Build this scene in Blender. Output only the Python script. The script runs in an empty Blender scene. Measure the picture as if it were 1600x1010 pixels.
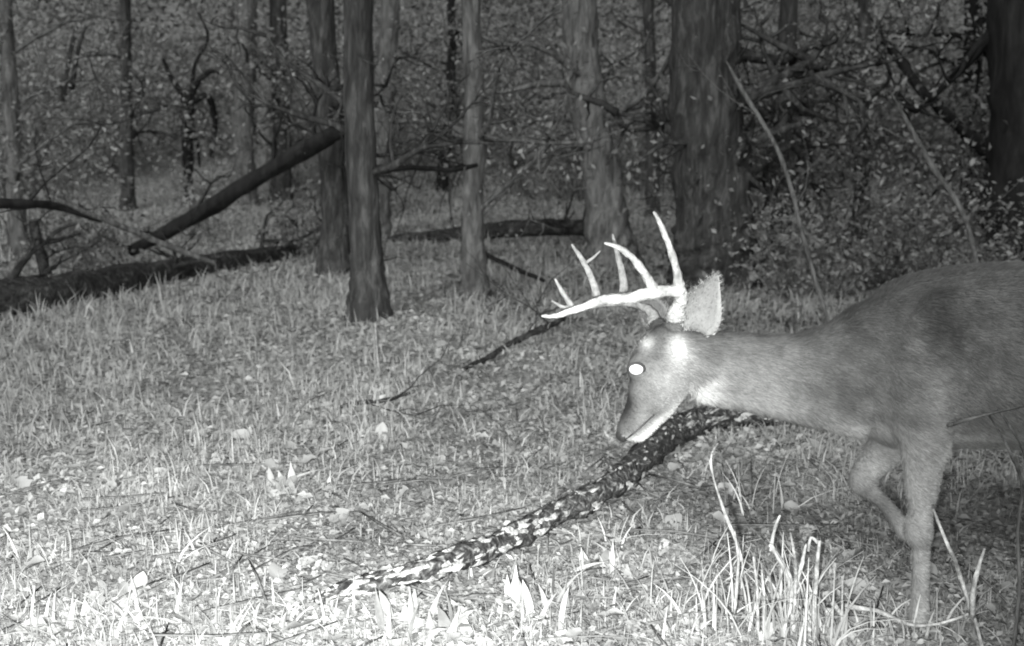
import bpy, math, random
import numpy as np
from mathutils import Vector
from mathutils.bvhtree import BVHTree
random.seed(7); rng = np.random.default_rng(7)
S = bpy.context.scene
COL = S.collection

# ---------------------------------------------------------------- camera
CAM_H = 1.16; FPX = 1797.0; PITCH = math.atan(305/1797)
cam_d = bpy.data.cameras.new('camera'); cam = bpy.data.objects.new('camera', cam_d); COL.objects.link(cam)
cam.location = (0, 0, CAM_H); cam.rotation_euler = (math.pi/2-PITCH, 0, 0)
cam_d.sensor_width = 36; cam_d.lens = 36*FPX/1600; cam_d.clip_start = .02; cam_d.clip_end = 400
S.camera = cam
cam_d.dof.use_dof = True; cam_d.dof.focus_distance = 2.65; cam_d.dof.aperture_fstop = 5.0
S.cycles.filter_width = 1.9

# ---------------------------------------------------------------- world, moon and the flash of the trail camera
W = bpy.data.worlds.new('World'); S.world = W; W.use_nodes = True
nt = W.node_tree; nt.nodes.clear()
sky = nt.nodes.new('ShaderNodeTexSky'); sky.sky_type = 'NISHITA'; sky.sun_disc = False
sky.sun_elevation = math.radians(38); sky.sun_rotation = math.radians(200)
bw = nt.nodes.new('ShaderNodeRGBToBW'); bg = nt.nodes.new('ShaderNodeBackground'); wo = nt.nodes.new('ShaderNodeOutputWorld')
nt.links.new(sky.outputs[0], bw.inputs[0]); nt.links.new(bw.outputs[0], bg.inputs[0]); nt.links.new(bg.outputs[0], wo.inputs[0])
bg.inputs[1].default_value = .10
sun_d = bpy.data.lights.new('moon', 'SUN'); sun_d.energy = .75; sun_d.angle = math.radians(12)
sun = bpy.data.objects.new('moon', sun_d); COL.objects.link(sun)
sun.rotation_euler = Vector((.34, .94, -.8)).to_track_quat('-Z', 'Y').to_euler()
fl_d = bpy.data.lights.new('infrared_flash', 'SPOT'); fl_d.energy = 880; fl_d.spot_size = math.radians(84)
fl_d.spot_blend = 1.0; fl_d.shadow_soft_size = .025
fl = bpy.data.objects.new('infrared_flash', fl_d); COL.objects.link(fl)
fl.location = (-.05, .02, CAM_H-.07)
fl.rotation_euler = Vector((-.27, 1, -.56)).to_track_quat('-Z', 'Y').to_euler()
S.view_settings.view_transform = 'Standard'; S.view_settings.look = 'None'
S.view_settings.exposure = .7; S.view_settings.gamma = 1; S.view_settings.use_curve_mapping = False

# ---------------------------------------------------------------- helpers
def vnoise(x, y, seed=0):
    x = np.asarray(x, float); y = np.asarray(y, float)
    xi = np.floor(x).astype(np.int64); yi = np.floor(y).astype(np.int64); fx = x-xi; fy = y-yi
    fx = fx*fx*(3-2*fx); fy = fy*fy*(3-2*fy)
    def h(a, b):
        n = (a*374761393+b*668265263+seed*69069) & 0x7fffffff
        n = ((n ^ (n >> 13))*1274126177) & 0x7fffffff
        return ((n ^ (n >> 16)) & 0xffff)/65535.
    return (h(xi,yi)*(1-fx)+h(xi+1,yi)*fx)*(1-fy)+(h(xi,yi+1)*(1-fx)+h(xi+1,yi+1)*fx)*fy
def sstep(a, b, x):
    t = np.clip((np.asarray(x, float)-a)/(b-a), 0, 1); return t*t*(3-2*t)
def height(x, y):
    x = np.asarray(x, float); y = np.asarray(y, float)
    h = (vnoise(x*.5+9, y*.5, 1)-.5)*.10*sstep(2.5, 6, y)+(vnoise(x*2.1, y*2.1, 2)-.5)*.05+(vnoise(x*6, y*6, 3)-.5)*.02
    s = y+np.abs(x)*.25
    return h+sstep(16, 60, s)*13+sstep(60, 150, s)*10+sstep(2.2,6,x)*sstep(5,9,y)*.25
def hz(x, y): return float(height(x, y))
cp, sp = math.cos(PITCH), math.sin(PITCH)
def ray(px, py):
    u = (px-800)/FPX; v = (505-py)/FPX
    return Vector((u, cp+v*sp, -sp+v*cp))
def at(px, py, Y):
    r = ray(px, py); t = Y/r.y
    return Vector((r.x*t, Y, CAM_H+r.z*t))
def gp(px, py, lift=0.):
    r = ray(px, py); Y = 1.2
    while Y < 90:
        p = at(px, py, Y)
        if p.z <= hz(p.x, p.y)+lift: break
        Y *= 1.01
    return at(px, py, Y)
def ppm(p):   # pixels (of the 1600 wide photo) per metre at a point
    return FPX/((p-Vector((0,0,CAM_H))).dot(Vector((0,cp,-sp))))

def link(name, me, mat=None, parent=None, label=None, cat=None, group=None, kind=None):
    o = bpy.data.objects.new(name, me); COL.objects.link(o)
    if mat is not None and me is not None and not me.materials: me.materials.append(mat)
    if parent: o.parent = parent
    if label: o['label'] = label
    if cat: o['category'] = cat
    if group: o['group'] = group
    if kind: o['kind'] = kind
    return o
def mesh(name, v, f, shade=None, smooth=False):
    me = bpy.data.meshes.new(name); v = np.asarray(v, np.float32)
    if isinstance(f, np.ndarray):
        n, k = f.shape
        me.vertices.add(len(v)); me.vertices.foreach_set('co', v.ravel())
        me.loops.add(n*k); me.loops.foreach_set('vertex_index', f.astype(np.int32).ravel())
        me.polygons.add(n); me.polygons.foreach_set('loop_start', np.arange(0, n*k, k, dtype=np.int32))
        me.update(calc_edges=True)
    else:
        me.from_pydata(v.tolist(), [], f)
    if shade is not None:
        a = me.attributes.new('shade', 'FLOAT', 'POINT'); a.data.foreach_set('value', np.asarray(shade, np.float32))
    if smooth: me.polygons.foreach_set('use_smooth', np.ones(len(me.polygons), bool))
    return me

# ---------------------------------------------------------------- materials (all near neutral: the place as infrared shows it)
TINT = (.985, 1.0, .975)
def g(v): return (v*TINT[0], v*TINT[1], v*TINT[2], 1)
def new_mat(name):
    m = bpy.data.materials.new(name); m.use_nodes = True; n = m.node_tree
    b = n.nodes['Principled BSDF']; b.inputs['Specular IOR Level'].default_value = .25
    return m, n, b
def ramp_mat(name, stops, scale, detail=6, rough=.9, bump=0., bscale=None, stretch=None, attr=False, transl=0, coord='Object', dist=.0):
    m, n, b = new_mat(name); b.inputs['Roughness'].default_value = rough
    tc = n.nodes.new('ShaderNodeTexCoord'); mp = n.nodes.new('ShaderNodeMapping')
    n.links.new(tc.outputs[coord], mp.inputs[0])
    if stretch: mp.inputs['Scale'].default_value = stretch
    no = n.nodes.new('ShaderNodeTexNoise'); no.inputs['Scale'].default_value = scale; no.inputs['Detail'].default_value = detail
    no.inputs['Distortion'].default_value = dist; no.inputs['Roughness'].default_value = .65
    n.links.new(mp.outputs[0], no.inputs['Vector'])
    cr = n.nodes.new('ShaderNodeValToRGB'); n.links.new(no.outputs[0], cr.inputs[0])
    while len(cr.color_ramp.elements) < len(stops): cr.color_ramp.elements.new(.5)
    for e, (p, v) in zip(cr.color_ramp.elements, stops): e.position = p; e.color = g(v)
    out = cr.outputs[0]
    if attr:
        at_ = n.nodes.new('ShaderNodeAttribute'); at_.attribute_name = 'shade'
        mx = n.nodes.new('ShaderNodeMix'); mx.data_type = 'RGBA'; mx.blend_type = 'MULTIPLY'; mx.inputs[0].default_value = 1
        n.links.new(out, mx.inputs[6]); n.links.new(at_.outputs['Fac'], mx.inputs[7]); out = mx.outputs[2]
    n.links.new(out, b.inputs['Base Color'])
    if bump:
        no2 = n.nodes.new('ShaderNodeTexNoise'); no2.inputs['Scale'].default_value = bscale or scale*2; no2.inputs['Detail'].default_value = 8
        n.links.new(mp.outputs[0], no2.inputs['Vector'])
        bp = n.nodes.new('ShaderNodeBump'); bp.inputs['Strength'].default_value = 1; bp.inputs['Distance'].default_value = bump
        n.links.new(no2.outputs[0], bp.inputs['Height']); n.links.new(bp.outputs[0], b.inputs['Normal'])
    if transl:
        tr = n.nodes.new('ShaderNodeBsdfTranslucent'); n.links.new(out, tr.inputs[0])
        ms = n.nodes.new('ShaderNodeMixShader'); ms.inputs[0].default_value = transl
        n.links.new(b.outputs[0], ms.inputs[1]); n.links.new(tr.outputs[0], ms.inputs[2])
        n.links.new(ms.outputs[0], n.nodes['Material Output'].inputs[0])
    return m
M = {}
M['soil'] = ramp_mat('soil', [(.3,.20),(.5,.29),(.7,.40)], 9, 10, bump=.02, bscale=30)
M['leaf'] = ramp_mat('leaf', [(.3,.75),(.7,1.0)], 60, 3, rough=.75, attr=True, transl=.18)
M['grass'] = ramp_mat('grass', [(.3,.75),(.7,1.0)], 40, 2, rough=.7, attr=True, transl=.2)
M['bark_dark'] = ramp_mat('bark_dark', [(.35,.022),(.52,.05),(.72,.13)], 22, 9, bump=.035, bscale=30, stretch=(1,1,.2), dist=.5)
M['bark_fallen'] = ramp_mat('bark_fallen', [(.4,.015),(.55,.04),(.7,.12),(.8,.25)], 16, 9, bump=.03, bscale=30, dist=.6)
M['bark_black'] = ramp_mat('bark_black', [(.4,.008),(.6,.02),(.8,.05)], 14, 8, bump=.012, bscale=26, stretch=(1,1,.22))
M['bark_mid'] = ramp_mat('bark_mid', [(.35,.05),(.5,.11),(.72,.24)], 22, 9, bump=.03, bscale=30, stretch=(1,1,.22), dist=.5)
M['bark_grey'] = ramp_mat('bark_grey', [(.35,.06),(.5,.14),(.72,.27)], 22, 9, bump=.03, bscale=30, stretch=(1,1,.22), dist=.5)
M['bark_pale'] = ramp_mat('bark_pale', [(.35,.16),(.55,.32),(.75,.5)], 14, 8, bump=.008, bscale=26, stretch=(1,1,.3))
M['bark_log'] = ramp_mat('bark_log', [(.38,.016),(.5,.05),(.59,.13),(.67,.34)], 50, 6, bump=.012, bscale=60, dist=.6)
M['lichen'] = ramp_mat('lichen', [(.35,.12),(.6,.5)], 70, 4, bump=.003, bscale=150)
M['dry_stem'] = ramp_mat('dry_stem', [(.3,.13),(.5,.32),(.68,.58)], 45, 6, bump=.004, bscale=90)
M['twig'] = ramp_mat('twig', [(.35,.05),(.65,.2)], 30, 5)
M['coat'] = ramp_mat('coat', [(.3,.8),(.7,1.1)], 45, 6, rough=.85, attr=True, bump=.002, bscale=160)
M['antler'] = ramp_mat('antler', [(.3,.16),(.5,.36),(.62,.55)], 28, 8, rough=.55, bump=.006, bscale=90)
M['antler_dimmed'] = ramp_mat('antler_dimmed', [(.3,.12),(.6,.28)], 60, 5, rough=.6, bump=.002, bscale=120)  # darker copy for the far antler, its blurred dimness put into the colour
M['nose'] = ramp_mat('nose', [(.3,.015),(.7,.04)], 80, 4, rough=.35, bump=.001)
M['hoof'] = ramp_mat('hoof', [(.3,.03),(.7,.06)], 50, 4, rough=.5)
m, n, b = new_mat('eyeshine'); b.inputs['Base Color'].default_value = (.95,.95,.95,1); b.inputs['Roughness'].default_value = .25; M['eye'] = m  # white eyeball colour stands in for the flash thrown back by the eye
m, n, b = new_mat('eyelid'); b.inputs['Base Color'].default_value = g(.03); M['lid'] = m

# ---------------------------------------------------------------- geometry builders
def tube_np(pts, rad, sides=8, rough=0., seed=0, sub=1):
    P = [Vector(p) for p in pts]; R = list(rad)
    if sub > 1:
        Q, RR = [], []
        for i in range(len(P)-1):
            p0, p1, p2, p3 = P[max(i-1,0)], P[i], P[i+1], P[min(i+2,len(P)-1)]
            for k in range(sub):
                t = k/sub; t2, t3 = t*t, t*t*t
                Q.append(.5*((2*p1)+(p2-p0)*t+(2*p0-5*p1+4*p2-p3)*t2+(3*p1-p0-3*p2+p3)*t3))
                RR.append(R[i]*(1-t)+R[i+1]*t)
        Q.append(P[-1]); RR.append(R[-1]); P, R = Q, RR
    n = len(P); V = np.zeros((n*sides+2, 3)); F = []
    ref = Vector((0,0,1)) if abs((P[-1]-P[0]).normalized().z) < .9 else Vector((1,0,0))
    a = None
    ang = np.arange(sides)/sides*2*math.pi
    for i in range(n):
        d = (P[min(i+1,n-1)]-P[max(i-1,0)])
        d = d.normalized() if d.length > 1e-9 else Vector((0,0,1))
        if a is None: a = d.cross(ref).normalized()
        a = (a-d*a.dot(d)).normalized(); bb = d.cross(a)
        rr = np.full(sides, R[i])
        if rough:
            rr = rr*(1+rough*(vnoise(np.cos(ang)*2.2+seed*3.1, np.sin(ang)*2.2+i*.45*max(1,1)+seed, 5)-.5)*2+rough*.6*(vnoise(ang*sides/3.+seed, np.full(sides, i*.8), 6)-.5)*2)
        A = np.array(a); B = np.array(bb)
        V[i*sides:(i+1)*sides] = np.array(P[i])+np.outer(np.cos(ang)*rr, A)+np.outer(np.sin(ang)*rr, B)
    V[-2] = np.array(P[0]); V[-1] = np.array(P[-1])
    for i in range(n-1):
        for k in range(sides):
            k2 = (k+1) % sides
            F.append((i*sides+k, i*sides+k2, (i+1)*sides+k2, (i+1)*sides+k))
    for k in range(sides):
        k2 = (k+1) % sides
        F.append((n*sides, k2, k)); F.append((n*sides+1, (n-1)*sides+k, (n-1)*sides+k2))
    return V, F
class Geo:
    def __init__(s): s.v = []; s.f = []; s.n = 0
    def add(s, V, F):
        s.v.append(np.asarray(V)); s.f += [tuple(i+s.n for i in q) for q in F]; s.n += len(V)
    def tube(s, *a, **k): s.add(*tube_np(*a, **k)); return s
    def me(s, name, smooth=True): return mesh(name, np.concatenate(s.v), s.f, smooth=smooth)
def tube(name, pts, rad, mat, parent=None, sides=8, rough=0., seed=0, sub=1, **k):
    V, F = tube_np(pts, rad, sides, rough, seed, sub)
    return link(name, mesh(name, V, F, smooth=True), mat, parent, **k)
def empty(name, loc, label, cat, group=None):
    o = link(name, None, None, None, label, cat, group); o.location = loc; o.empty_display_size = .1; return o
def part(name, me, mat, parent, **k):    # geometry is written in world coordinates
    o = link(name, me, mat, parent, **k)
    o.matrix_parent_inverse = parent_inv(parent); return o
def parent_inv(p):
    from mathutils import Matrix
    if p.parent: return Matrix.Identity(4)
    return Matrix.Translation(-Vector(p.location))
def ptube(name, pts, rad, mat, parent, sides=8, rough=0., seed=0, sub=1, **k):
    V, F = tube_np(pts, rad, sides, rough, seed, sub)
    return part(name, mesh(name, V, F, smooth=True), mat, parent, **k)

def leaves_np(C, size, shade, flat=0., aspect=.55):
    """folded leaf blades, 4 corners each, at C with random facing (flat: 0 any way, 1 lying)"""
    N = len(C); d = rng.normal(size=(N,3)); d[:,2] *= (1-flat*.85); d /= np.linalg.norm(d, axis=1)[:,None]
    u = rng.normal(size=(N,3)); u[:,2] = u[:,2]*(1-flat)+flat*3.0
    s = np.cross(d, u); s /= np.linalg.norm(s, axis=1)[:,None]; nrm = np.cross(s, d)
    L = size[:,None]; w = L*aspect*.5*rng.uniform(.7,1.2,(N,1))
    V = np.zeros((N,4,3)); V[:,0] = C-d*L*.5; V[:,2] = C+d*L*.5-nrm*L*.1*rng.normal(size=(N,1))
    V[:,1] = C+s*w+nrm*L*.14; V[:,3] = C-s*w+nrm*L*.14
    i = np.arange(N)[:,None]*4
    F = np.concatenate([i+np.array([[0,1,2]]), i+np.array([[0,2,3]])], 0)
    return V.reshape(-1,3), F, np.repeat(shade, 4)
def leaf_mesh(name, *a, **k):
    V, F, s = leaves_np(*a, **k); return mesh(name, V, F, s)
def cluster_pts(centers, n, r):
    c = np.asarray(centers); i = rng.integers(0, len(c), n)
    return c[i]+rng.normal(size=(n,3))*r

# ---------------------------------------------------------------- ground
def axis(a, b, n, p):
    t = np.linspace(-1, 1, n); return a+(b-a)*(np.sign(t)*np.abs(t)**p*.5+.5)
gx = np.sign(np.linspace(-1,1,261))*np.abs(np.linspace(-1,1,261))**2.4*140
gy = -30+np.concatenate([np.linspace(0, 30, 12)[:-1], 30+np.linspace(0, 1, 300)**2.2*190])
X, Y = np.meshgrid(gx, gy); V = np.stack([X, Y, height(X, Y)], -1).reshape(-1,3)
nx, ny = len(gx), len(gy); I = (np.arange(ny-1)[:,None]*nx+np.arange(nx-1)[None,:]).ravel()
ground = link('ground', mesh('ground', V, np.stack([I, I+1, I+1+nx, I+nx], 1), smooth=True), M['soil'], kind='structure')

# ---------------------------------------------------------------- litter and grass (nobody could count it)
def polar(n, r0, r1, half=34, bias=1.0):
    r = r0*np.exp(rng.uniform(0, 1, n)**bias*math.log(r1/r0)); a = np.radians(rng.uniform(-half, half, n))
    return r*np.sin(a), r*np.cos(a), r
def patchy(x, y): return vnoise(x*1.6+3, y*1.2, 11)*.5+vnoise(x*5, y*5, 12)*.5
n = 210000
x, y, r = polar(n, 1.5, 26); sz = rng.uniform(.018, .05, n)*np.clip(r/5, .6, 1.8)
C = np.stack([x, y, height(x, y)+rng.uniform(.002, .03, n)], 1)
sh = np.clip(.35+.45*(patchy(x,y)-.5)+rng.normal(0, .075, n), .14, .85)
link('leaf_litter', leaf_mesh('leaf_litter', C, sz, sh, flat=.75), M['leaf'], kind='stuff', label='pale mottled leaf litter covering the forest floor', cat='leaf litter')

def blades_np(x, y, hgt, wid, shade, lean=.5):
    N = len(x); a = rng.uniform(0, 2*math.pi, N); dx, dy = np.cos(a), np.sin(a)
    ld = rng.uniform(0, 2*math.pi, N); lm = np.abs(rng.normal(0, lean, N))*hgt
    z = height(x, y)-.005; V = np.zeros((N,5,3))
    for k, (t, w) in enumerate(((0,1),(0,-1),(.55,.75),(.55,-.75),(1,0))):
        V[:,k,0] = x+dx*wid*w*.5+np.cos(ld)*lm*t**1.8
        V[:,k,1] = y+dy*wid*w*.5+np.sin(ld)*lm*t**1.8
        V[:,k,2] = z+hgt*t*(1-.25*np.minimum(lm/hgt,1.5)*t)
    i = np.arange(N)[:,None]*5
    F = np.concatenate([i+np.array([[0,1,3]]), i+np.array([[0,3,2]]), i+np.array([[2,3,4]])], 0)
    return V.reshape(-1,3), F, np.repeat(shade, 5)
n = 200000
x, y, r = polar(n, 1.4, 24)
pt = patchy(x*1.3+7, y*1.3); keep = rng.uniform(0,1,n) < sstep(.25,.6,pt)+.15; 
BR = [(492,941,12),(540,919,26),(620,901,33),(700,880,37),(780,849,38),(850,813,39),(925,778,41),(981,738,42),(1040,686,45),(1100,655,45),(1180,646,40),(1300,652,36)]
bp_ = [gp(a, c, .04) for a, c, _ in BR]
for i in range(len(bp_)-1):     # the grass is pressed down under and beside the fallen branch
    a_, b_ = np.array(bp_[i][:2]), np.array(bp_[i+1][:2]); t_ = np.clip(((x-a_[0])*(b_[0]-a_[0])+(y-a_[1])*(b_[1]-a_[1]))/((b_-a_)**2).sum(), 0, 1)
    dd_ = np.hypot(x-a_[0]-t_*(b_[0]-a_[0]), y-a_[1]-t_*(b_[1]-a_[1])); keep &= dd_ > .17*rng.uniform(.5,1.1,n)
x, y, r, pt = x[keep], y[keep], r[keep], pt[keep]; n = len(x)
h = rng.gamma(4, .0105, n)*(1+.9*(pt-.4))*np.clip(r/4, .8, 1.7)
V, F, s = blades_np(x, y, h, rng.uniform(.0025,.006,n)*np.clip(r/3.0,.8,3.2), np.clip(.37+.3*(pt-.5)+rng.normal(0,.07,n), .12, .85), .75)
link('grass', mesh('grass', V, F, s), M['grass'], kind='stuff', label='short dry grass growing over the clearing', cat='grass')

# thin fallen twigs in the litter
G = Geo(); 
for i in range(900):
    xx, yy, rr = (float(q[0]) for q in polar(1, 1.8, 16)); a = rng.uniform(0, math.pi); L = rng.uniform(.08,.35)
    p = [(xx+math.cos(a)*L*t, yy+math.sin(a)*L*t, hz(xx+math.cos(a)*L*t, yy+math.sin(a)*L*t)+.015+rng.uniform(0,.03)) for t in (-.5,0,.5)]
    G.tube(p, [.004,.004,.002], sides=3)
link('twig_litter', G.me('twig_litter'), M['twig'], kind='stuff', label='small dark twigs scattered in the litter', cat='twigs')

# single large fallen leaves nearest the camera
leaf_meshes = []
for k in range(8):
    m_ = 6; vs = []; fs = []; L = 1.0; cu = rng.uniform(.1,.5); tw = rng.uniform(-.3,.3)
    for i in range(m_+1):
        t = i/m_; w = .30*math.sin(math.pi*t**.8)**.7*(1+.25*math.sin(t*19+k)) if 0 < i < m_ else .012
        zc = cu*(t-.5)**2
        for q in (-1, 0, 1):
            vs.append((t-.5, q*w, zc+(abs(q)*w*(.5+.3*math.sin(k+t*7)))+q*tw*w))
    for i in range(m_):
        a_ = i*3
        fs += [(a_, a_+3, a_+4, a_+1), (a_+1, a_+4, a_+5, a_+2)]
    me = mesh('fallen_leaf', vs, fs, np.full(len(vs), rng.uniform(.3,.5)), smooth=True); me.materials.append(M['leaf']); leaf_meshes.append(me)
for i in range(230):
    xx, yy, rr = (float(q[0]) for q in polar(1, 1.9, 4.6, 26))
    o = link('fallen_leaf', leaf_meshes[i % 8], None, ground)
    s_ = rng.uniform(.04,.085); o.scale = (s_,)*3; o.location = (xx, yy, hz(xx,yy)+.012+rng.uniform(0,.02))
    o.rotation_euler = (rng.normal(0,.4), rng.normal(0,.4), rng.uniform(0,6.28))

# ---------------------------------------------------------------- trees
def branchlets(p, d, L, r, depth, G, tips, kids=4):
    """one recursive limb written into a Geo, leaving leaf positions in tips"""
    pts = [p]; q = p.copy(); dd = d.normalized(); n = 4
    for i in range(n):
        dd = (dd+Vector(rng.normal(0,.22,3))).normalized(); q = q+dd*(L/n); pts.append(q.copy())
    G.tube(pts, [r*(1-.75*i/n) for i in range(n+1)], sides=5 if r > .012 else 3)
    tips += [tuple(a) for a in pts[2:]]
    if depth:
        for k in range(kids):
            i = rng.integers(1, n+1)
            nd = (dd*.5+Vector(rng.normal(0,.8,3))).normalized()
            branchlets(pts[i], nd, L*rng.uniform(.4,.65), r*.5, depth-1, G, tips, kids)
def tree(name, base, path, radii, mat, label, cat='tree', group=None, limbs=6, z0=.8, z1=3.5, leaves=900, lsize=.062, lshade=.3, limb_len=1.2, seed=0, flare=1.5, sides=14, rough=.12):
    """path: list of points base to top (world); radii in m"""
    t = empty(name, base, label, cat, group)
    P = [Vector(p) for p in path]; R = list(radii)
    b0 = P[0].copy(); b0.z -= .12
    P2 = [b0, P[0].copy()]; R2 = [R[0]*flare*1.1, R[0]*flare]
    d = (P[1]-P[0]); P2.append(P[0]+d*min(.5,.25/d.length)); R2.append(R[0]*1.1)
    P2 += P[1:]; R2 += R[1:]
    ptube('trunk', P2, R2, mat, t, sides=sides+8, rough=rough*1.1, seed=seed, sub=12)
    tips = []
    for k in range(limbs):
        zz = rng.uniform(z0, z1); top = P[-1]; f = min(max((zz)/max(top.z-P[0].z,.1), 0), .97)
        # point on the path
        tot = f*(len(P)-1); i = int(tot); q = P[i].lerp(P[min(i+1,len(P)-1)], tot-i)
        a = rng.uniform(0, 2*math.pi); dd = Vector((math.cos(a), math.sin(a)*.8, rng.uniform(-.2,.7)))
        G = Geo(); branchlets(q, dd, limb_len*rng.uniform(.5,1.1), R[0]*.22+.006, 2, G, tips)
        part('limb', G.me('limb'), mat, t)
    if leaves and tips:
        C = cluster_pts(tips, leaves, .13)
        part('foliage', leaf_mesh('foliage', C, rng.uniform(.6,1.3,leaves)*lsize, np.clip(rng.normal(lshade,.06,leaves),.03,.6)), M['leaf'], t, kind='stuff')
    return t
def px_tree(name, pts, w0, w1, mat, label, **k):
    """pts: photo pixels from base up, all stood at the distance of the base; widths in px"""
    yb = k.pop('yb', None)
    b = gp(*pts[0]) if yb is None else at(pts[0][0], pts[0][1], yb)
    if yb is not None: b.z = hz(b.x, b.y)
    s = ppm(b); path = [b]+[at(a, c, b.y) for a, c in pts[1:]]
    # carry the trunk on above the picture
    d = (path[-1]-path[-2]); d = d/max(d.length,.01); 
    path += [path[-1]+(d*.6+Vector((0,0,.6)))*1.6, path[-1]+(d*.4+Vector((0,0,.8)))*3.6, path[-1]+(d*.3+Vector((0,0,.8)))*6]
    n = len(path); rr = [ (w0+(w1-w0)*min(1,i/(len(pts)-1)))/2/s for i in range(len(pts))]
    rr += [rr[-1]*.9, rr[-1]*.7, rr[-1]*.4]
    return tree(name, b, path, rr, mat, label, **k)

T = px_tree
T('tree', [(577,506),(572,380),(562,200),(560,0)], 52, 44, M['bark_dark'], 'dark straight tree trunk nearest the clearing, standing left of the middle with a flared base', limbs=4, z0=1.4, z1=3, leaves=0, seed=1, rough=.07)
T('tree', [(524,432),(522,300),(512,150),(500,0)], 44, 40, M['bark_dark'], 'dark trunk close behind and left of the nearest left trunk', limbs=5, z0=1.5, z1=3.5, leaves=120, lsize=.045, seed=2)
T('tree', [(590,372),(596,250),(602,120),(610,0)], 34, 28, M['bark_mid'], 'paler grey trunk rising just behind the two dark trunks', limbs=5, z0=1.2, z1=3.5, leaves=700, seed=3)
T('tree', [(440,318),(440,200),(436,90),(434,0)], 30, 26, M['bark_dark'], 'slim dark trunk above the leaning dead trunk on the left', limbs=6, leaves=900, seed=4)
T('tree', [(742,465),(738,330),(742,180),(735,0)], 36, 28, M['bark_mid'], 'grey upright trunk in the middle, alone between the long low log and the clearing', limbs=6, z0=1.3, z1=3, leaves=300, lsize=.045, seed=5)
T('tree', [(958,420),(940,280),(915,140),(905,0)], 66, 52, M['bark_grey'], 'stout light grey trunk leaning left behind the antlers', limbs=6, z0=1.2, z1=3.2, leaves=700, lsize=.05, seed=6)
T('tree', [(1118,452),(1115,330),(1105,180),(1100,0)], 124, 100, M['bark_dark'], 'broad dark trunk directly behind the ear of the buck', limbs=8, z0=1.6, z1=4, leaves=900, lsize=.045, lshade=.2, seed=7, flare=1.25, sides=20)
T('tree', [(1606,345),(1602,200),(1600,0)], 108, 100, M['bark_black'], 'black trunk at the right edge of the picture', limbs=4, z0=2.8, z1=4, leaves=400, seed=8, yb=8.8)
T('tree', [(1524,330),(1522,200),(1520,60)], 40, 26, M['bark_black'], 'black half hidden trunk just left of the black right edge trunk', limbs=7, z0=1.2, z1=4, leaves=1400, seed=9, yb=11.5)
T('tree', [(200,330),(198,200),(196,100),(195,0)], 20, 16, M['bark_dark'], 'thin dark trunk left of the forked snag', limbs=7, leaves=900, seed=10)
T('tree', [(382,322),(380,200),(384,100),(386,0)], 34, 28, M['bark_mid'], 'grey trunk between the forked snag and the pale dead trunk', limbs=6, leaves=800, seed=11)
T('tree', [(1020,345),(1018,200),(1015,60),(1012,0)], 20, 16, M['bark_dark'], 'thin dark trunk between the leaning grey trunk and the broad dark trunk', limbs=7, leaves=1200, seed=12)
T('tree', [(690,300),(700,180),(706,80),(705,0)], 18, 12, M['bark_black'], 'thin black sapling trunk behind the middle trunk', limbs=7, leaves=1000, seed=13)
T('tree', [(1225,400),(1222,250),(1228,120),(1232,0)], 36, 28, M['bark_dark'], 'dark trunk right of the broad trunk behind the buck', limbs=8, leaves=1600, seed=14, yb=10)
T('tree', [(1345,380),(1348,200),(1352,90),(1350,0)], 24, 18, M['bark_dark'], 'slim dark trunk above the back of the buck', limbs=8, leaves=1600, seed=15, yb=11)
T('tree', [(30,400),(22,250),(14,120),(8,0)], 26, 20, M['bark_mid'], 'grey trunk at the left edge of the picture', limbs=7, leaves=900, seed=16)
# short dead or leaning ones
def snag(name, pts, w0, w1, mat, label, cat='snag', yb=None, extra=(), **k):
    b = gp(*pts[0]) if yb is None else at(pts[0][0], pts[0][1], yb)
    s = ppm(b); t = empty(name, b, label, cat)
    P = [b]+[at(a, c, b.y) for a, c in pts[1:]]
    P[0] = P[0]-Vector((0,0,.05))
    n = len(P); ptube('trunk', P, [(w0+(w1-w0)*i/(n-1))/2/s for i in range(n)], mat, t, sides=10, rough=.2, seed=len(label), sub=5)
    for (pp, w) in extra:
        Q = [at(a, c, b.y+rng.uniform(-.15,.15)*(i>0)) for i, (a, c) in enumerate(pp)]; m_ = len(Q)
        ptube('branch', Q, [w/2/s*(1-.6*i/(m_-1)) for i in range(m_)], mat, t, sides=6, rough=.15, seed=m_, sub=4)
    return t
snag('snag', [(296,318),(293,250),(292,190),(296,140)], 13, 26, M['bark_black'], 'black forked snag standing in the undergrowth at the upper left',
     extra=[([(294,150),(278,138),(266,118),(255,92)], 12), ([(296,150),(312,125),(330,112),(348,116)], 12), ([(300,160),(325,150),(336,190),(330,245)], 14), ([(292,180),(306,210),(312,262)], 8), ([(300,140),(305,100),(325,60),(310,20)], 8)])
snag('snag', [(414,300),(413,200),(412,112)], 22, 22, M['bark_pale'], 'pale broken trunk catching the light beside the slim dark trunk')
snag('leaning_sapling', [(98,150),(108,90),(122,30)], 9, 6, M['bark_dark'], 'short dark leaning sapling at the upper left corner', 'sapling', yb=11, extra=[([(112,140),(122,80),(134,40)], 9)])

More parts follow.
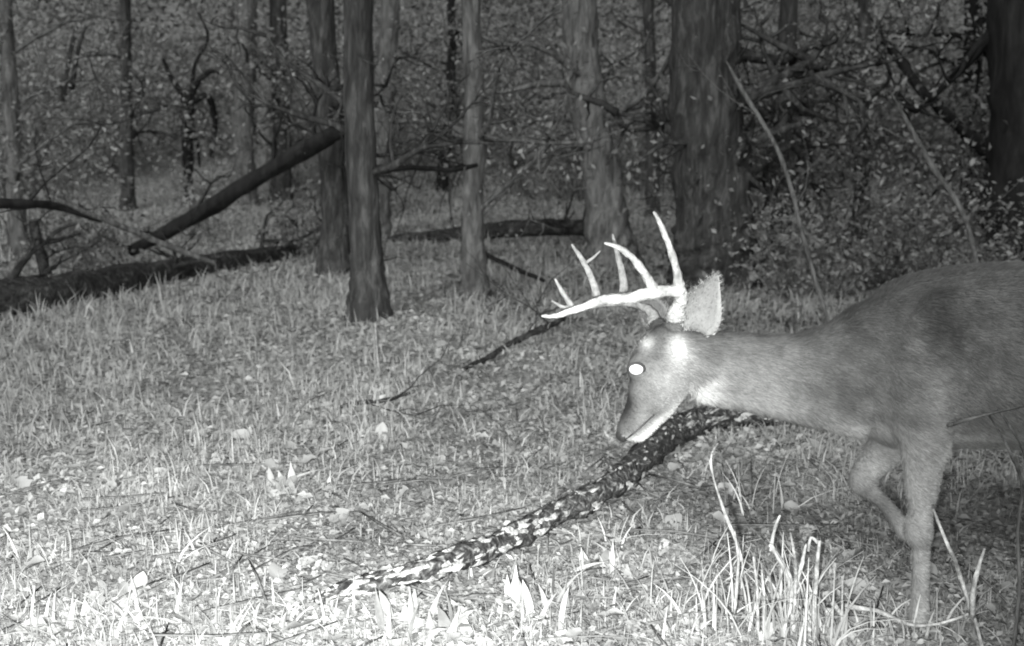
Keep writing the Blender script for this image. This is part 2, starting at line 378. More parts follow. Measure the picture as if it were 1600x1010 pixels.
# ---------------------------------------------------------------- fallen trunks and branches
def fallen(name, pts, label, mat, cat='log', Ys=None, twigs=0, group=None, rough=.24, sides=12, sink=.5, lift=0.):
    """pts: (px, py, width px); on the ground unless Ys gives the distance of each point"""
    P, R = [], []; mat = {M['bark_dark']: M['bark_fallen']}.get(mat, mat)
    for i, (a, c, w) in enumerate(pts):
        p = gp(a, c, lift*min(1, .35+i*.2)) if Ys is None else at(a, c, Ys[i]); r = w/2/ppm(p)
        if Ys is None: p = p+Vector((0,0,r*sink))
        P.append(p); R.append(r*(.93 if mat == M['bark_log'] else 1))
    t = empty(name, P[0], label, cat, group)
    ptube('trunk' if cat == 'log' else 'stem', P, R, mat, t, sides=sides, rough=rough, seed=len(label), sub=8)
    for k in range(twigs):
        i = rng.integers(0, len(P)-1); q = P[i].lerp(P[i+1], rng.uniform(0,1)); G = Geo(); tips = []
        branchlets(q, Vector((rng.normal(0,.6), rng.normal(0,.5), rng.uniform(.1,.9))), rng.uniform(.25,.7)*(.22 if mat == M['bark_log'] else 1), max(.3*R[i],.004), 1, G, tips, 3)
        part('twig', G.me('twig'), mat, t)
    return t, P, R
fallen('fallen_log', [(-60,470,66),(60,462,58),(200,436,44),(310,415,34),(430,398,26),(520,384,20)], 'long mossy dark log lying along the far edge of the clearing on the left', M['bark_dark'], Ys=[7.0,7.3,8.2,9.2,10.2,11.2], twigs=7)
fallen('fallen_log', [(600,377,13),(700,368,20),(790,359,26),(880,357,28),(960,352,20)], 'long low dark log lying beyond the middle trunk', M['bark_dark'], Ys=[11.6,11.4,11.2,11,10.9], twigs=5)
fallen('dead_tree', [(205,392,16),(300,342,24),(380,290,26),(470,238,28),(560,190,22)], 'dark dead trunk leaning up to the right against the dark trunks', M['bark_black'], 'leaning trunk', Ys=[9.6,9.3,9.0,8.8,8.6], twigs=9)
fallen('fallen_branch', [(78,306,5),(130,330,8),(200,358,9),(265,385,9),(335,412,7)], 'pale bare branch slanting down across the long left log', M['bark_grey'], 'branch', Ys=[7.2,7.4,7.7,8.0,8.3], twigs=3)
fallen('fallen_branch', [(-60,318,14),(30,318,14),(90,324,12),(160,345,8)], 'dark branch reaching in level from the left edge', M['bark_black'], 'branch', Ys=[7,7.2,7.5,7.7], twigs=4)
fallen('fallen_branch', [(52,345,14),(60,385,16),(72,430,18)], 'dark crooked limb dropping behind the left end of the long log', M['bark_dark'], 'branch', Ys=[8.6,8.6,8.6], twigs=4)
fallen('fallen_branch', [(725,577,5),(765,560,9),(800,538,8),(840,520,12),(880,500,7)], 'short dark stick lying in the grass below the antlers', M['bark_dark'], 'branch', lift=.07, rough=.5, twigs=3)
fallen('fallen_branch', [(520,642,4),(555,632,7),(600,628,6),(640,616,4)], 'small dark stick lying in the middle of the clearing', M['bark_dark'], 'branch', twigs=2, lift=.055, rough=.5)
fallen('fallen_branch', [(577,272,8),(640,262,8),(700,266,8),(745,258,6)], 'thin black level branch between the left and middle trunks', M['bark_black'], 'branch', Ys=[6.9,7.1,7.4,7.7], twigs=3)
fallen('fallen_branch', [(750,395,6),(800,420,8),(850,440,5)], 'thin dark branch lying right of the foot of the middle trunk', M['bark_black'], 'branch', lift=.15)
fallen('leaning_branch', [(1135,96,3),(1165,150,7),(1215,235,7),(1240,310,7),(1256,375,6),(1275,440,6),(1300,520,6)], 'pale thin branch leaning beside the broad dark trunk', M['bark_grey'], 'branch', Ys=[6.9,6.8,6.7,6.6,6.5,6.4,6.3], twigs=4)
fallen('leaning_branch', [(1395,150,4),(1425,205,7),(1460,265,9),(1505,335,8),(1530,430,8),(1550,530,8)], 'grey thin branch slanting down in front of the black right trunks', M['bark_mid'], 'branch', Ys=[6.9,6.9,6.8,6.7,6.5,6.3], twigs=3)
fallen('hanging_branch', [(1375,60,7),(1400,85,14),(1440,140,16),(1500,200,17),(1575,268,20)], 'black crooked branch high at the upper right reaching the black trunk', M['bark_black'], 'branch', Ys=[9.5]*5, twigs=6)

# the lichened branch in front
_, P, R = fallen('fallen_branch', BR,
   'lichen spotted dark branch lying across the foreground under the chin of the buck', M['bark_log'], 'branch', twigs=3, rough=.3, sides=16, sink=0, lift=.075)
br = _
# lichen patches, each a small flake on the bark
bm_obj = br.children[0]; vv = np.array([tuple(v.co) for v in bm_obj.data.vertices]); polys = [tuple(p.vertices) for p in bm_obj.data.polygons]
bv = BVHTree.FromPolygons([Vector(v) for v in vv], polys)
for k in range(170):
    u = rng.uniform(0.3, len(P)-1.6); i = int(u); q = P[i].lerp(P[i+1], u-i); r = R[i]
    el = rng.uniform(1.0,2.0); a = rng.uniform(-.9,2.2); ax = (P[i+1]-P[i]).normalized(); side = ax.cross(Vector((0,0,1))).normalized()
    if side.y > 0: side = -side
    dirn = side*math.cos(a)+Vector((0,0,1))*math.sin(a); up = ax.cross(dirn)
    L = rng.uniform(.3,.85)*min(r,.022)*(1.0+ .5*(k%6==0))*(1 if i < 6 else .8); pts = []
    for j in range(9):
        th = j/9*2*math.pi; rr = L*rng.uniform(.35,1.3)
        c = q+dirn*r*3+ax*math.cos(th)*rr*el+up*math.sin(th)*rr*.55
        h_ = bv.ray_cast(c, -dirn)
        pts.append((h_[0]+dirn*.0015) if h_[0] else None)
    h_ = bv.ray_cast(q+dirn*r*3, -dirn)
    if h_[0] is None or any(p is None for p in pts): continue
    vs = [h_[0]+dirn*(.0015+.004)]+pts+[p-dirn*.004 for p in pts]; fs = [(0,1+j,1+(j+1)%9) for j in range(9)]+[(1+j,10+j,10+(j+1)%9,1+(j+1)%9) for j in range(9)]
    part('lichen_patch', mesh('lichen_patch', [tuple(v) for v in vs], fs), M['lichen'], br)

# ---------------------------------------------------------------- undergrowth
def shrub(px, Y, hgt, wid, n, shade, label, group, lsize=.07, stems=7, name='shrub'):
    b = at(px, 300, Y); b.z = hz(b.x, b.y); t = empty(name, b, label, 'shrub', group); tips = []; G = Geo()
    for k in range(stems):
        a = rng.uniform(0, 6.28); d = Vector((math.cos(a)*wid/hgt*.6, math.sin(a)*wid/hgt*.5, 1))
        branchlets(b+Vector((rng.normal(0,.12),rng.normal(0,.12),-.03)), d, hgt*rng.uniform(.5,.85), .012, 2, G, tips, 3)
    part('stems', G.me('stems'), M['twig'], t, kind='stuff')
    C = cluster_pts(tips, n, .11*max(1,hgt/1.8)); C[:,2] = np.maximum(C[:,2], height(C[:,0],C[:,1])+.02)
    part('foliage', leaf_mesh('foliage', C, rng.uniform(.6,1.4,n)*lsize, np.clip(rng.normal(shade,.065,n),.03,.7), flat=.2), M['leaf'], t, kind='stuff')
    return t
GL = 'leafy shrubs filling the dim woodland behind the clearing'
for i in range(46):
    px = -40+i/45*1680+rng.uniform(-25,25); Y = rng.uniform(15.5,22)
    if 230 < px < 420 or 610 < px < 890: Y = rng.uniform(20.5,24)
    shrub(px, Y, rng.uniform(1.8,3.4), rng.uniform(1.2,2.2), 2200, rng.uniform(.2,.42), 'dense leafy shrub in the dim woodland behind the clearing', GL, lsize=.07)
for (px, Y, h_, w_, n_, s_, l_) in [
    (140,9.2,.75,.7,700,.2,'low ragged shrub behind the left end of the long log'),
    (55,10.5,1.5,.9,900,.24,'upright leafy shrub at the left edge behind the level dark branch'),
    (300,11.5,.8,.8,600,.3,'small pale shrub under the leaning dead trunk'),
    (470,10.4,.8,.7,700,.16,'dark twiggy shrub behind the foot of the two dark trunks'),
    (665,18.5,2.4,1.2,1500,.15,'dark shrub with gaps between the left and middle trunks'),
    (815,18.0,2.5,1.3,1700,.16,'dark bushy shrub right of the middle trunk'),
    (872,17.,2.2,1.1,1500,.22,'leafy shrub left of the leaning grey trunk'),
    (1180,8.6,.9,.7,1200,.3,'speckled shrub at the right foot of the broad dark trunk'),
    (1290,7.6,.85,.9,1900,.24,'low bright shrub seen above the neck of the buck'),
    (1400,8.2,1.0,1.0,1900,.2,'low shrub just above the shoulder of the buck'),
    (1520,7.8,.95,.9,1800,.22,'low shrub above the back of the buck at the right'),
    (1300,9.6,2.1,1.3,2200,.17,'tall dim shrub behind the pale hanging branch'),
    (1440,10.2,2.3,1.3,2200,.12,'tall dark shrub left of the black right trunks'),
    (1500,11.,2.0,1.0,1500,.3,'paler leafy shrub high at the upper right corner')]:
    shrub(px, Y, h_, w_, n_, s_, l_, None, lsize=.045 if Y < 9 else .06)
# the far wood that reads as one mass
n = 90000
x = rng.uniform(-17, 17, n); y = rng.uniform(20, 34, n); cl = vnoise(x*.9, y*.9+rng.integers(0,1,n), 21)
z = height(x,y)+rng.uniform(0,1,n)**1.3*(2.2+3*cl)
C = np.stack([x,y,z],1); kp = (vnoise(x*1.4+z*.9, y*.6+z*1.7, 22) > .36); C = C[kp]; n = len(C)
link('far_undergrowth', leaf_mesh('far_undergrowth', C, rng.uniform(.08,.2,n), np.clip(rng.normal(.2,.09,n),.03,.6), flat=.2), M['leaf'], kind='stuff', label='dim mass of leaves on the slope far behind the trunks', cat='undergrowth')
# canopy overhead, out of the picture on the right, added to dim the wood there
n = 16000; x = rng.uniform(1.5, 12, n); y = rng.uniform(7.5, 20, n); z = rng.uniform(3.6, 7, n)+y*.12
link('canopy', leaf_mesh('canopy', np.stack([x,y,z],1), rng.uniform(.12,.3,n), np.full(n,.15), flat=.5), M['leaf'], kind='stuff', label='unseen leaf canopy added to dim the right side of the wood', cat='canopy')

# ---------------------------------------------------------------- the buck
YD = 2.62
def ell(pts, sides=20):
    """loft of ellipses: (px, py, half height px, half width px, dY, direction is found) closed at the ends"""
    P = [at(a, c, YD+dy) for a, c, _, _, dy in pts]; n0 = len(P)
    # resample with catmull-rom
    Q = []; HV = []; HL = []
    K = 5
    for i in range(n0-1):
        p0, p1, p2, p3 = P[max(i-1,0)], P[i], P[i+1], P[min(i+2,n0-1)]
        for k in range(K):
            t = k/K; t2, t3 = t*t, t*t*t
            Q.append(.5*((2*p1)+(p2-p0)*t+(2*p0-5*p1+4*p2-p3)*t2+(3*p1-p0-3*p2+p3)*t3))
            tt = t*t*(3-2*t)
            HV.append(pts[i][2]*(1-tt)+pts[i+1][2]*tt); HL.append(pts[i][3]*(1-tt)+pts[i+1][3]*tt)
    Q.append(P[-1]); HV.append(pts[-1][2]); HL.append(pts[-1][3])
    V = []; n = len(Q); F = []
    for i in range(n):
        d = (Q[min(i+1,n-1)]-Q[max(i-1,0)]).normalized(); lat = Vector((0,1,0)); lat = (lat-d*lat.dot(d)).normalized(); up = lat.cross(d)
        s = ppm(Q[i])
        for k in range(sides):
            a = k/sides*2*math.pi; V.append(tuple(Q[i]+up*math.sin(a)*HV[i]/s+lat*math.cos(a)*HL[i]/s))
    c0 = len(V); V.append(tuple(Q[0]+(Q[0]-Q[1]).normalized()*HV[0]/ppm(Q[0])*.5)); V.append(tuple(Q[-1]+(Q[-1]-Q[-2]).normalized()*HV[-1]/ppm(Q[-1])*.5))
    for i in range(n-1):
        for k in range(sides):
            k2 = (k+1) % sides; F.append((i*sides+k, i*sides+k2, (i+1)*sides+k2, (i+1)*sides+k))
    for k in range(sides):
        k2 = (k+1) % sides; F.append((c0, k2, k)); F.append((c0+1, (n-1)*sides+k, (n-1)*sides+k2))
    return V, F
B = Geo()
B.add(*ell([(1320,618,62,48,0),(1372,598,112,72,0),(1450,566,142,88,0),(1560,556,146,104,0),(1700,562,150,114,0),(1850,562,142,112,0),(1980,548,128,104,0),(2080,540,98,80,0),(2135,548,50,45,0)]))  # trunk
B.add(*ell([(1068,552,40,36,-.02),(1110,566,52,42,-.01),(1160,578,58,46,0),(1220,588,66,50,0),(1290,590,82,56,0),(1370,575,108,66,0),(1440,560,120,70,0)]))  # neck
B.add(*ell([(1078,548,34,32,-.01),(1052,552,50,42,-.02),(1030,582,52,40,-.03),(1014,616,35,29,-.045),(998,646,24,22,-.055),(984,668,20,20,-.06),(976,682,16,16,-.062)]))  # head
B.add(*ell([(1062,590,26,24,-.02),(1035,630,22,20,-.035),(1010,665,15,16,-.05),(992,687,9,12,-.055)]))  # lower jaw
B.add(*ell([(1010,556,13,12,-.055),(994,572,15,13,-.062),(992,590,10,10,-.06)]))   # brow of the near eye
B.add(*ell([(1052,512,16,16,-.06),(1056,494,13,13,-.065)])); B.add(*ell([(1030,514,15,15,.02),(1024,500,12,12,.03)]))  # pedicles
# near foreleg
B.add(*ell([(1430,560,60,34,-.07),(1438,640,56,34,-.085),(1444,695,38,27,-.085),(1441,750,28,22,-.08),(1438,800,18,16,-.08),(1434,824,23,21,-.086),(1435,838,22,20,-.085),(1438,856,14,13,-.08),(1438,885,13,12,-.08),(1436,925,13,12,-.08),(1435,960,16,14,-.08),(1428,985,13,12,-.08)], 14))
# far foreleg, lifted and folded
B.add(*ell([(1425,600,50,32,.09),(1410,660,42,28,.10),(1380,705,30,22,.10),(1352,738,22,18,.10),(1346,754,21,18,.10),(1360,768,15,13,.10),(1378,784,12,11,.10),(1402,812,12,11,.10),(1412,830,14,12,.10),(1428,838,12,11,.10)], 14))
# hind legs
for dy, ox in ((-.10,0),(.10,-80)):
    B.add(*ell([(2040,580,95,50,dy*.8),(2050+ox*.3,660,70,40,dy),(2040+ox*.6,730,42,30,dy),(2075+ox,800,26,20,dy),(2098+ox,835,23,17,dy),(2085+ox,870,17,14,dy),(2070+ox,930,14,13,dy),(2062+ox,965,16,14,dy),(2052+ox,990,13,12,dy)], 14))
B.add(*ell([(2130,520,18,14,0),(2165,545,22,16,0),(2178,600,18,10,0),(2176,650,6,5,0)], 12))  # tail
B.add(*ell([(1470,470,26,14,-.085),(1450,520,44,24,-.09),(1428,585,50,32,-.088),(1424,630,44,28,-.088),(1442,690,34,22,-.092)], 14))   # shoulder
B.add(*ell([(1090,610,20,14,-.05),(1170,622,22,16,-.055),(1260,640,26,18,-.06),(1350,655,34,20,-.07)], 12))  # muscle low on the neck
tmp = bpy.data.objects.new('tmp', B.me('tmp')); COL.objects.link(tmp)
md = tmp.modifiers.new('r', 'REMESH'); md.mode = 'VOXEL'; md.voxel_size = .0075; md.adaptivity = 0
ms = tmp.modifiers.new('s', 'SMOOTH'); ms.factor = .5; ms.iterations = 7
bpy.context.view_layer.update()
dg = bpy.context.evaluated_depsgraph_get(); body_me = bpy.data.meshes.new_from_object(tmp.evaluated_get(dg)); bpy.data.objects.remove(tmp)
nv = len(body_me.vertices); co = np.zeros(nv*3, np.float32); body_me.vertices.foreach_get('co', co); co = co.reshape(-1,3)
def project(c):
    d = c-np.array([0,0,CAM_H]); dep = d[:,1]*cp-d[:,2]*sp
    return 800+FPX*d[:,0]/dep, 505-FPX*(d[:,1]*sp+d[:,2]*cp)/dep
def blob(px, py, x0, y0, r0, ry=None): return np.exp(-(((px-x0)/r0)**2+((py-y0)/(ry or r0))**2))
def coat(c):
    """colour of the coat over the body: pale throat, jaw and belly, dark brow; flash glare and muzzle shade painted in"""
    px, py = project(c)
    s = np.full(len(c), .115)+.045*sstep(1280,1480,px)  # paler to the right, making up in colour for the weaker flash
    s += .06*(vnoise(c[:,0]*9, c[:,2]*9, 31)-.5)+.06*(vnoise(c[:,0]*35, c[:,2]*35, 32)-.5)
    s += .05*blob(px,py,1180,600,90,60)+.36*blob(px,py,1060,543,15,19)+.10*blob(px,py,1058,600,34,52)+.06*blob(px,py,1230,640,60,22)  # cheek blobs: glare of the flash painted as pale coat
    jaw = sstep(-14, 8, (py-(700-(px-975)*.78)))*sstep(1150,1080,px)*sstep(965,985,px)
    s += .30*jaw+.34*blob(px,py,1008,535,11,14)+.22*blob(px,py,985,690,22,9)
    s += .12*blob(px,py,1462,622,24,46)+.07*blob(px,py,1430,545,18,40)+.16*blob(px,py,1362,718,40,34)+.09*sstep(650,700,py)*sstep(1380,1410,px)+.10*blob(px,py,1345,672,90,13)
    s -= .06*blob(px,py,1022,500,30,24)+.12*blob(px,py,975,635,20,50)  # dark brow, then shading of the muzzle painted as dark coat
    s -= .09*blob(px,py,1480,500,46,60)
    s += .12*sstep(660,705,py)*sstep(1450,1500,px)*sstep(770,720,py)
    return np.clip(s, .02, .7)
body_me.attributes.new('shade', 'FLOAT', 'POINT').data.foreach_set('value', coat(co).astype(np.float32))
body_me.polygons.foreach_set('use_smooth', np.ones(len(body_me.polygons), bool))
hoof_base = at(1430, 1000, YD-.08)
buck = empty('deer', (hoof_base.x, YD, hz(hoof_base.x, YD)), 'antlered buck walking left with its head lowered and one foreleg raised', 'deer')
body = part('body', body_me, M['coat'], buck)
bvh = BVHTree.FromPolygons([Vector(v) for v in co], [tuple(p.vertices) for p in body_me.polygons])
# fur
body_me.calc_loop_triangles(); nt_ = len(body_me.loop_triangles); tri = np.zeros(nt_*3, np.int32); body_me.loop_triangles.foreach_get('vertices', tri); tri = tri.reshape(-1,3)
A_, B_, C_ = co[tri[:,0]], co[tri[:,1]], co[tri[:,2]]; nr = np.cross(B_-A_, C_-A_); ar = np.linalg.norm(nr, axis=1); nr /= np.maximum(ar,1e-12)[:,None]
NF = 170000; wgt = ar*np.where(A_[:,0] < at(1640,500,YD).x, 1, .25); pick = rng.choice(nt_, NF, p=wgt/wgt.sum())
u1, u2 = np.sqrt(rng.uniform(0,1,NF)), rng.uniform(0,1,NF)
rt = A_[pick]*(1-u1)[:,None]+B_[pick]*(u1*(1-u2))[:,None]+C_[pick]*(u1*u2)[:,None]; nn = nr[pick]
flow = np.tile(np.array([1.,0,-.45]), (NF,1))+rng.normal(0,.22,(NF,3)); flow -= nn*(flow*nn).sum(1)[:,None]; flow /= np.linalg.norm(flow,axis=1)[:,None]
pxx, pyy = project(rt); Lf = np.where(pxx < 1075, .009, .019)*np.where(pyy > 720, .6, 1)*rng.uniform(.6,1.2,NF)
sd = np.cross(flow, nn); wf = .0009
FV = np.zeros((NF,3,3)); FV[:,0] = rt+sd*wf-nn*.001; FV[:,1] = rt-sd*wf-nn*.001; FV[:,2] = rt+flow*Lf[:,None]+nn*(Lf*.35)[:,None]
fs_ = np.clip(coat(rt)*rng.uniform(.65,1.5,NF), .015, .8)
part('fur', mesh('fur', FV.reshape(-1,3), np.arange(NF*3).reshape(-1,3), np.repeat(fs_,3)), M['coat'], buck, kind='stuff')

def dpt(a, c, dy): return at(a, c, YD+dy)
def antler_piece(name, pts, parent, mat=None):
    P = [dpt(a, c, dy) for a, c, w, dy in pts]; R = [w*.42/ppm(p) for p, (_, _, w, _) in zip(P, pts)]
    return ptube(name, P, R, mat or M['antler'], parent, sides=14, rough=.22, seed=len(pts), sub=9)
an = antler_piece('antler', [(1055,506,26,-.058),(1056,497,36,-.064),(1057,490,35,-.068),(1059,480,26,-.075),(1064,470,24,-.085),(1060,455,24,-.10),(1024,457,23,-.115),(985,465,20,-.12),(940,470,18,-.115),(900,484,14,-.10),(866,494,9,-.085),(846,494,4,-.075)], buck)
antler_piece('tine', [(1061,458,22,-.10),(1058,428,17,-.11),(1046,385,13,-.12),(1031,348,9,-.12),(1021,331,4,-.12)], an)
antler_piece('tine', [(1024,460,20,-.115),(1012,436,19,-.12),(990,405,14,-.125),(968,388,10,-.125),(944,380,4,-.12)], an)
af = antler_piece('antler', [(1025,510,18,.028),(1023,503,27,.032),(1021,497,25,.036),(1018,488,18,.04),(1000,478,13,.07),(975,474,12,.10),(935,476,11,.115),(905,482,10,.11),(880,480,7,.10),(862,470,3,.09)], buck, M['antler_dimmed'])
antler_piece('tine', [(972,474,17,.10),(974,440,15,.10),(966,402,11,.10),(957,366,4,.10)], af, M['antler_dimmed'])
antler_piece('tine', [(936,476,16,.115),(926,440,13,.12),(912,410,11,.12),(893,382,4,.12)], af, M['antler_dimmed'])
antler_piece('tine', [(914,412,7,.12),(928,402,5,.12),(938,392,3,.12)], af, M['antler_dimmed'])
antler_piece('tine', [(897,482,13,.11),(882,462,10,.11),(867,436,4,.11)], af, M['antler_dimmed'])
# ears: cupped leaf with real thickness
def ear(base, tip, halfw, dyb, dyt, bend, name='ear', inner=.26):
    pb, ptp = dpt(*base, dyb), dpt(*tip, dyt); ax = (ptp-pb); L = ax.length; ax.normalize()
    view = Vector((0,1,0)); side = ax.cross(view).normalized(); nrm = side.cross(ax).normalized()
    if nrm.y > 0: nrm = -nrm   # the open side looks at the camera
    hw = halfw/ppm(pb); vs, sh = [], []; m_, k_ = 12, 9
    for lay in (0, 1):
        for i in range(m_):
            t = i/(m_-1); w = hw*(math.sin(math.pi*min(1,(t*.9+.08))**.9)**.75)*(1.12-.55*t)+.003
            for j in range(k_):
                q = j/(k_-1)*2-1
                p = pb+ax*L*t+side*(q*w+bend*L*math.sin(t*3.1)*.5)+nrm*(q*q*w*.75-(.004 if lay else 0)-(0 if abs(q)<1 else .0)*1)
                vs.append(tuple(p)); edge = abs(q)**4
                sh.append(.11 if lay else inner*(.8+.5*(1-t)*max(q*(-1 if bend<0 else 1),0)+.4*edge))
    n1 = m_*k_; fs = []
    for i in range(m_-1):
        for j in range(k_-1):
            a = i*k_+j; fs += [(a,a+1,a+k_+1,a+k_), (n1+a,n1+a+k_,n1+a+k_+1,n1+a+1)]
    for i in range(m_-1):
        for j in (0, k_-1):
            a = i*k_+j; fs.append((a, a+k_, n1+a+k_, n1+a))
    for j in range(k_-1):
        a = (m_-1)*k_+j; fs.append((a, a+1, n1+a+1, n1+a)); fs.append((j, n1+j, n1+j+1, j+1))
    e = part(name, mesh(name, vs, fs, sh, smooth=True), M['coat'], buck)
    A = np.array(vs); q = rng.integers(0, len(A), 1500); p0 = A[q]+rng.normal(0,.0025,(1500,3)); dv = np.array(ax)+rng.normal(0,.35,(1500,3)); Lh = rng.uniform(.003,.007,1500)[:,None]
    jj = (q % k_); dv += np.outer((jj/(k_-1)*2-1)**3*.9, np.array(side))
    H = np.zeros((1500,3,3)); H[:,0] = p0+np.array(side)*.0008; H[:,1] = p0-np.array(side)*.0008; H[:,2] = p0+dv*Lh+np.array(nrm)*Lh*.25
    part('ear_hair', mesh('ear_hair', H.reshape(-1,3), np.arange(4500).reshape(-1,3), np.repeat(np.array(sh)[q]*rng.uniform(.5,1.5,1500),3)), M['coat'], e, kind='stuff')
    return e
ear((1086,516), (1119,429), 34, -.045, -.075, .14, inner=.32)
ear((1032,516), (1003,458), 20, .05, .09, -.1, inner=.13)
# eyes
for (px_, py_, first) in ((994,577,True),):
    h_ = bvh.ray_cast(Vector((0,0,CAM_H)), ray(px_, py_).normalized())
    c = (h_[0] if h_[0] else dpt(px_,py_,-.08)); d = ray(px_, py_).normalized()
    def ball(name, c, r, mat, parent, sq=(1,1,1)):
        V_, F_ = [], []; 
        for i in range(9):
            th = math.pi*i/8
            for j in range(14):
                a = 2*math.pi*j/14; V_.append((c[0]+r*sq[0]*math.sin(th)*math.cos(a), c[1]+r*sq[1]*math.sin(th)*math.sin(a), c[2]+r*sq[2]*math.cos(th)))
        for i in range(8):
            for j in range(14): F_.append((i*14+j, i*14+(j+1)%14, (i+1)*14+(j+1)%14, (i+1)*14+j))
        return part(name, mesh(name, V_, F_, smooth=True), mat, parent)
    e = ball('eye', c+d*.006, .0165, M['eye'], buck, (1.0,.9,.78))
    # lids: a dark ring round the ball
    Pq = [c-d*.004+Vector((math.cos(a)*.019,0,math.sin(a)*.014)) for a in np.linspace(-.6,math.pi+.3,12)]
    ptube('eyelid', Pq, [.001]+[.0028]*10+[.001], M['lid'], e, sides=5)
    c2 = Vector((c.x+.03, YD+.075, c.z)); h2 = bvh.find_nearest(c2); ball('eye', h2[0], .0165, M['lid'], buck)
ball('nose', dpt(973,680,-.062), .021, M['nose'], buck, (.8,1,.75))
mp_ = []
for a_, c_ in ((977,686),(986,680),(998,670),(1012,657),(1022,648)):
    h_ = bvh.ray_cast(Vector((0,0,CAM_H)), ray(a_, c_).normalized())
    if h_[0]: mp_.append(h_[0]+Vector((0,-.003,0)))
if len(mp_) > 1: ptube('mouth', mp_, [.002]*len(mp_), M['nose'], buck, sides=5, sub=3)
# hooves
def hoof(px_, py_, dy, tilt=0):
    c = dpt(px_, py_, dy); G = Geo()
    for s_ in (-1,1):
        G.tube([c+Vector((.012,s_*.010,.03)), c+Vector((-.006,s_*.012,0)), c+Vector((-.03,s_*.010,-.028 if not tilt else -.01))], [.015,.017,.009], sides=8, sub=3)
    part('hoof', G.me('hoof'), M['hoof'], buck)
hoof(1424,994,-.08); hoof(1438,846,.10,1); hoof(2048,998,-.10); hoof(1968,998,.10)

# ---------------------------------------------------------------- foreground stalks, stems and tufts
def stems(label, items, mat=M['dry_stem'], cat='stalks', name='stalk_cluster', base=None, group=None, jit=.04, Y=None):
    """items: (list of (px,py), width px); the first point stands on the ground"""
    b = gp(*(base or items[0][0][0])) if Y is None else at(*(base or items[0][0][0]), Y)
    t = empty(name, b, label, cat, group)
    for pp, w in items:
        yy = b.y+rng.uniform(-jit,jit); Q = []
        for i, (a, c) in enumerate(pp): Q.append(at(a+rng.normal(0,1.5)*(i>0), c, yy+rng.normal(0,.015)*i))
        s = ppm(Q[0]); m_ = len(Q)
        ptube('stem', Q, [w*.4/s*(1-.55*i/(m_-1)) for i in range(m_)], mat, t, sides=7, rough=.45, seed=m_, sub=4)
    return t
stems('cluster of bright broken forked stalks at the bottom right of the middle', [
  ([(1240,1015),(1238,930),(1225,890),(1205,850)],16), ([(1205,862),(1210,830),(1218,805)],9), ([(1240,930),(1250,890),(1262,850)],11),
  ([(1240,960),(1242,900),(1240,860),(1236,830)],8), ([(1274,1000),(1276,920),(1280,845)],13), ([(1278,848),(1268,840),(1262,862)],8),
  ([(1185,990),(1182,920),(1178,870)],8), ([(1195,1010),(1194,940),(1190,890)],8), ([(1228,1015),(1215,940),(1200,900)],9), ([(1262,1010),(1256,950),(1246,905)],8),
  ([(1148,960),(1156,880),(1150,830)],8), ([(1158,878),(1150,850),(1122,780),(1110,720),(1122,690)],8)], base=(1240,1015))
stems('two crossed thin sticks rising beside the foreleg of the buck', [([(1520,965),(1500,900),(1478,850),(1458,790)],10), ([(1520,965),(1524,910),(1540,858)],12), ([(1540,1030),(1528,985),(1520,950)],9)], name='dead_sticks', cat='sticks', Y=2.35)
stems('arched thin stick lying low at the bottom right', [([(1320,948),(1370,955),(1430,978),(1500,965),(1540,940)],10), ([(1300,940),(1325,975),(1345,1015)],10), ([(1295,950),(1290,985),(1288,1020)],13)], name='dead_sticks', cat='sticks', Y=2.5)
stems('tall thin pale stalk standing below the nearest left trunk', [([(594,592),(590,550),(586,505)],6)], name='dry_stalk', cat='stalk')
stems('thin curving bare stems at the right edge behind the foreleg', [([(1580,1040),(1592,930),(1592,830),(1598,760),(1575,700),(1545,650)],8), ([(1480,665),(1530,650),(1600,635)],8), ([(1560,640),(1590,690),(1610,740)],6)], name='bare_sapling', cat='sapling', Y=2.3, base=(1580,1040), mat=M['bark_mid'])
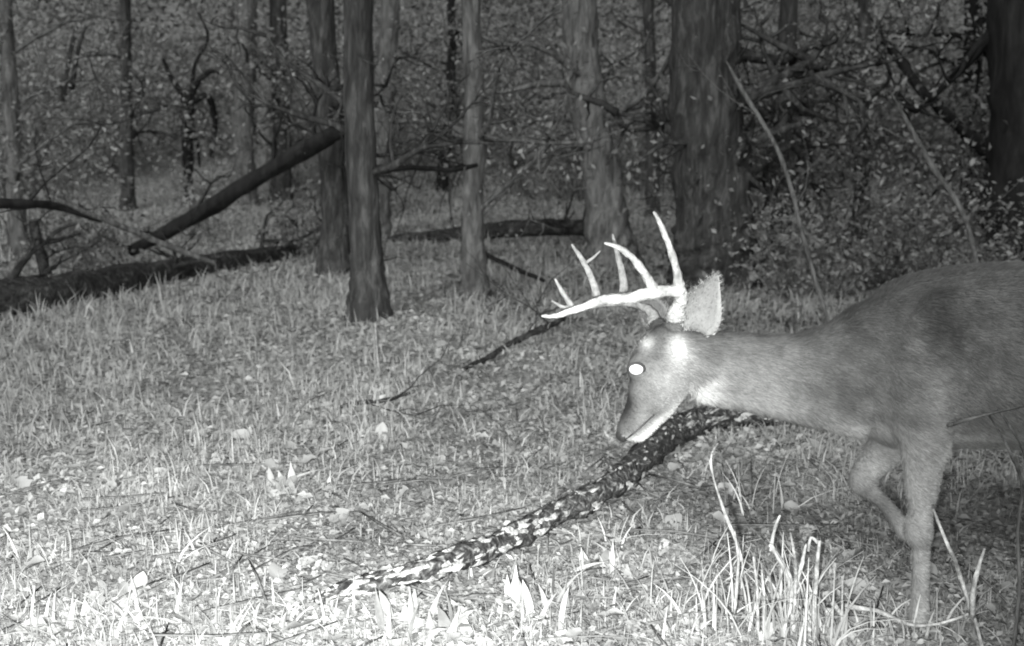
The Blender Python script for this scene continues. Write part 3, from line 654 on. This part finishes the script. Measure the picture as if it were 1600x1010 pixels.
def tuft(px, py, n, h_, label, cat='grass tuft', group=None, w=.007, shade=(.3,.68), spread=.06, lean=.75):
    b = gp(px, py); t = empty('grass_tuft', b, label, cat, group)
    n = int(n*1.5); w = w*.68
    for i in range(n):
        bx, by = b.x+rng.normal(0,spread), b.y+rng.normal(0,spread*.7); hh = h_*rng.uniform(.5,1.1); a = rng.uniform(0,6.28); l = abs(rng.normal(0,lean))*hh
        fa = rng.uniform(0,3.14); wd = w*rng.uniform(.6,1.3); V_ = []; F_ = []; K = 6
        for k in range(K):
            t_ = k/(K-1); c = Vector((bx+math.cos(a)*l*t_**1.8, by+math.sin(a)*l*t_**1.8, hz(bx,by)-.01+hh*(t_-.35*min(l/hh,1)*t_**2.2)))
            ww = (wd*(1-t_**2)*.5 if w < .013 else wd*.5*math.sin(math.pi*min(1,t_*.85+.15))**1.3*(1+.2*math.sin(t_*9+i)))+.0006; e = Vector((math.cos(fa),math.sin(fa),0))*ww
            V_ += [tuple(c-e), tuple(c+Vector((0,-.0015,0))), tuple(c+e)]
        for k in range(K-1): F_ += [(k*3,k*3+1,k*3+4,k*3+3),(k*3+1,k*3+2,k*3+5,k*3+4)]
        part('blade', mesh('blade', V_, F_, np.full(len(V_), rng.uniform(*shade)), smooth=True), M['grass'], t)
for (px, py, n_, h_, l_, w_) in [
    (1255,1010,34,.27,'ragged bright grass tuft round the foot of the broken forked stalks',.008),
    (1190,1000,26,.24,'bright grass tuft between the arching tuft and the broken forked stalks',.007),
    (1130,930,18,.18,'thin bright grass tuft left of the tall curved stalk',.006),
    (1020,960,14,.12,'flattened pale grass tuft left of the arching tuft',.007),
    (1420,1000,14,.12,'grass tuft hiding the hoof of the standing foreleg',.007),
    (740,905,12,.10,'pale grass tuft close under the middle of the lichened branch',.008),
    (480,985,16,.12,'white grass tuft under the left tip of the lichened branch',.01),
    (90,1000,18,.12,'white broad tuft in the very bottom left corner',.014),
    (1075,1000,16,.16,'bright arching grass tuft left of the broken forked stalks',.009),
    (835,965,14,.14,'bright pointed grass tuft below the middle of the lichened branch',.026),
    (668,1000,16,.12,'white broad leaved tuft at the bottom below the lichened branch',.042),
    (922,905,10,.11,'pale upright tuft just below the lichened branch on its right half',.032),
    (430,772,10,.09,'pale small tuft alone in the left half of the clearing',.03),
    (180,985,18,.12,'white burnt out tuft at the bottom left corner',.014),
    (330,1000,18,.11,'white tuft at the bottom between the corner tuft and the branch end',.014),
    (210,650,10,.20,'tall thin grass tuft in the left part of the clearing',.008),
    (300,880,12,.13,'pale ragged tuft above the bottom left tufts',.010),
    (60,880,12,.13,'pale tuft at the left edge near the bottom',.010),
    (1330,1000,14,.15,'drooping grass tuft right of the broken forked stalks',.009),
    (1500,1000,14,.14,'short grass tuft behind the crossed sticks at the lower right',.008),
    (540,760,10,.12,'thin grass tuft between the pale small tuft and the branch',.008),
    (960,860,10,.12,'fine grass tuft left of the pale upright tuft under the buck',.007),
    (1180,800,12,.2,'tall thin grass tuft below the neck of the buck',.007),
    (120,560,10,.16,'grass tuft just below the left end of the long log',.009)]:
    tuft(px, py, n_, h_, l_, w=w_)
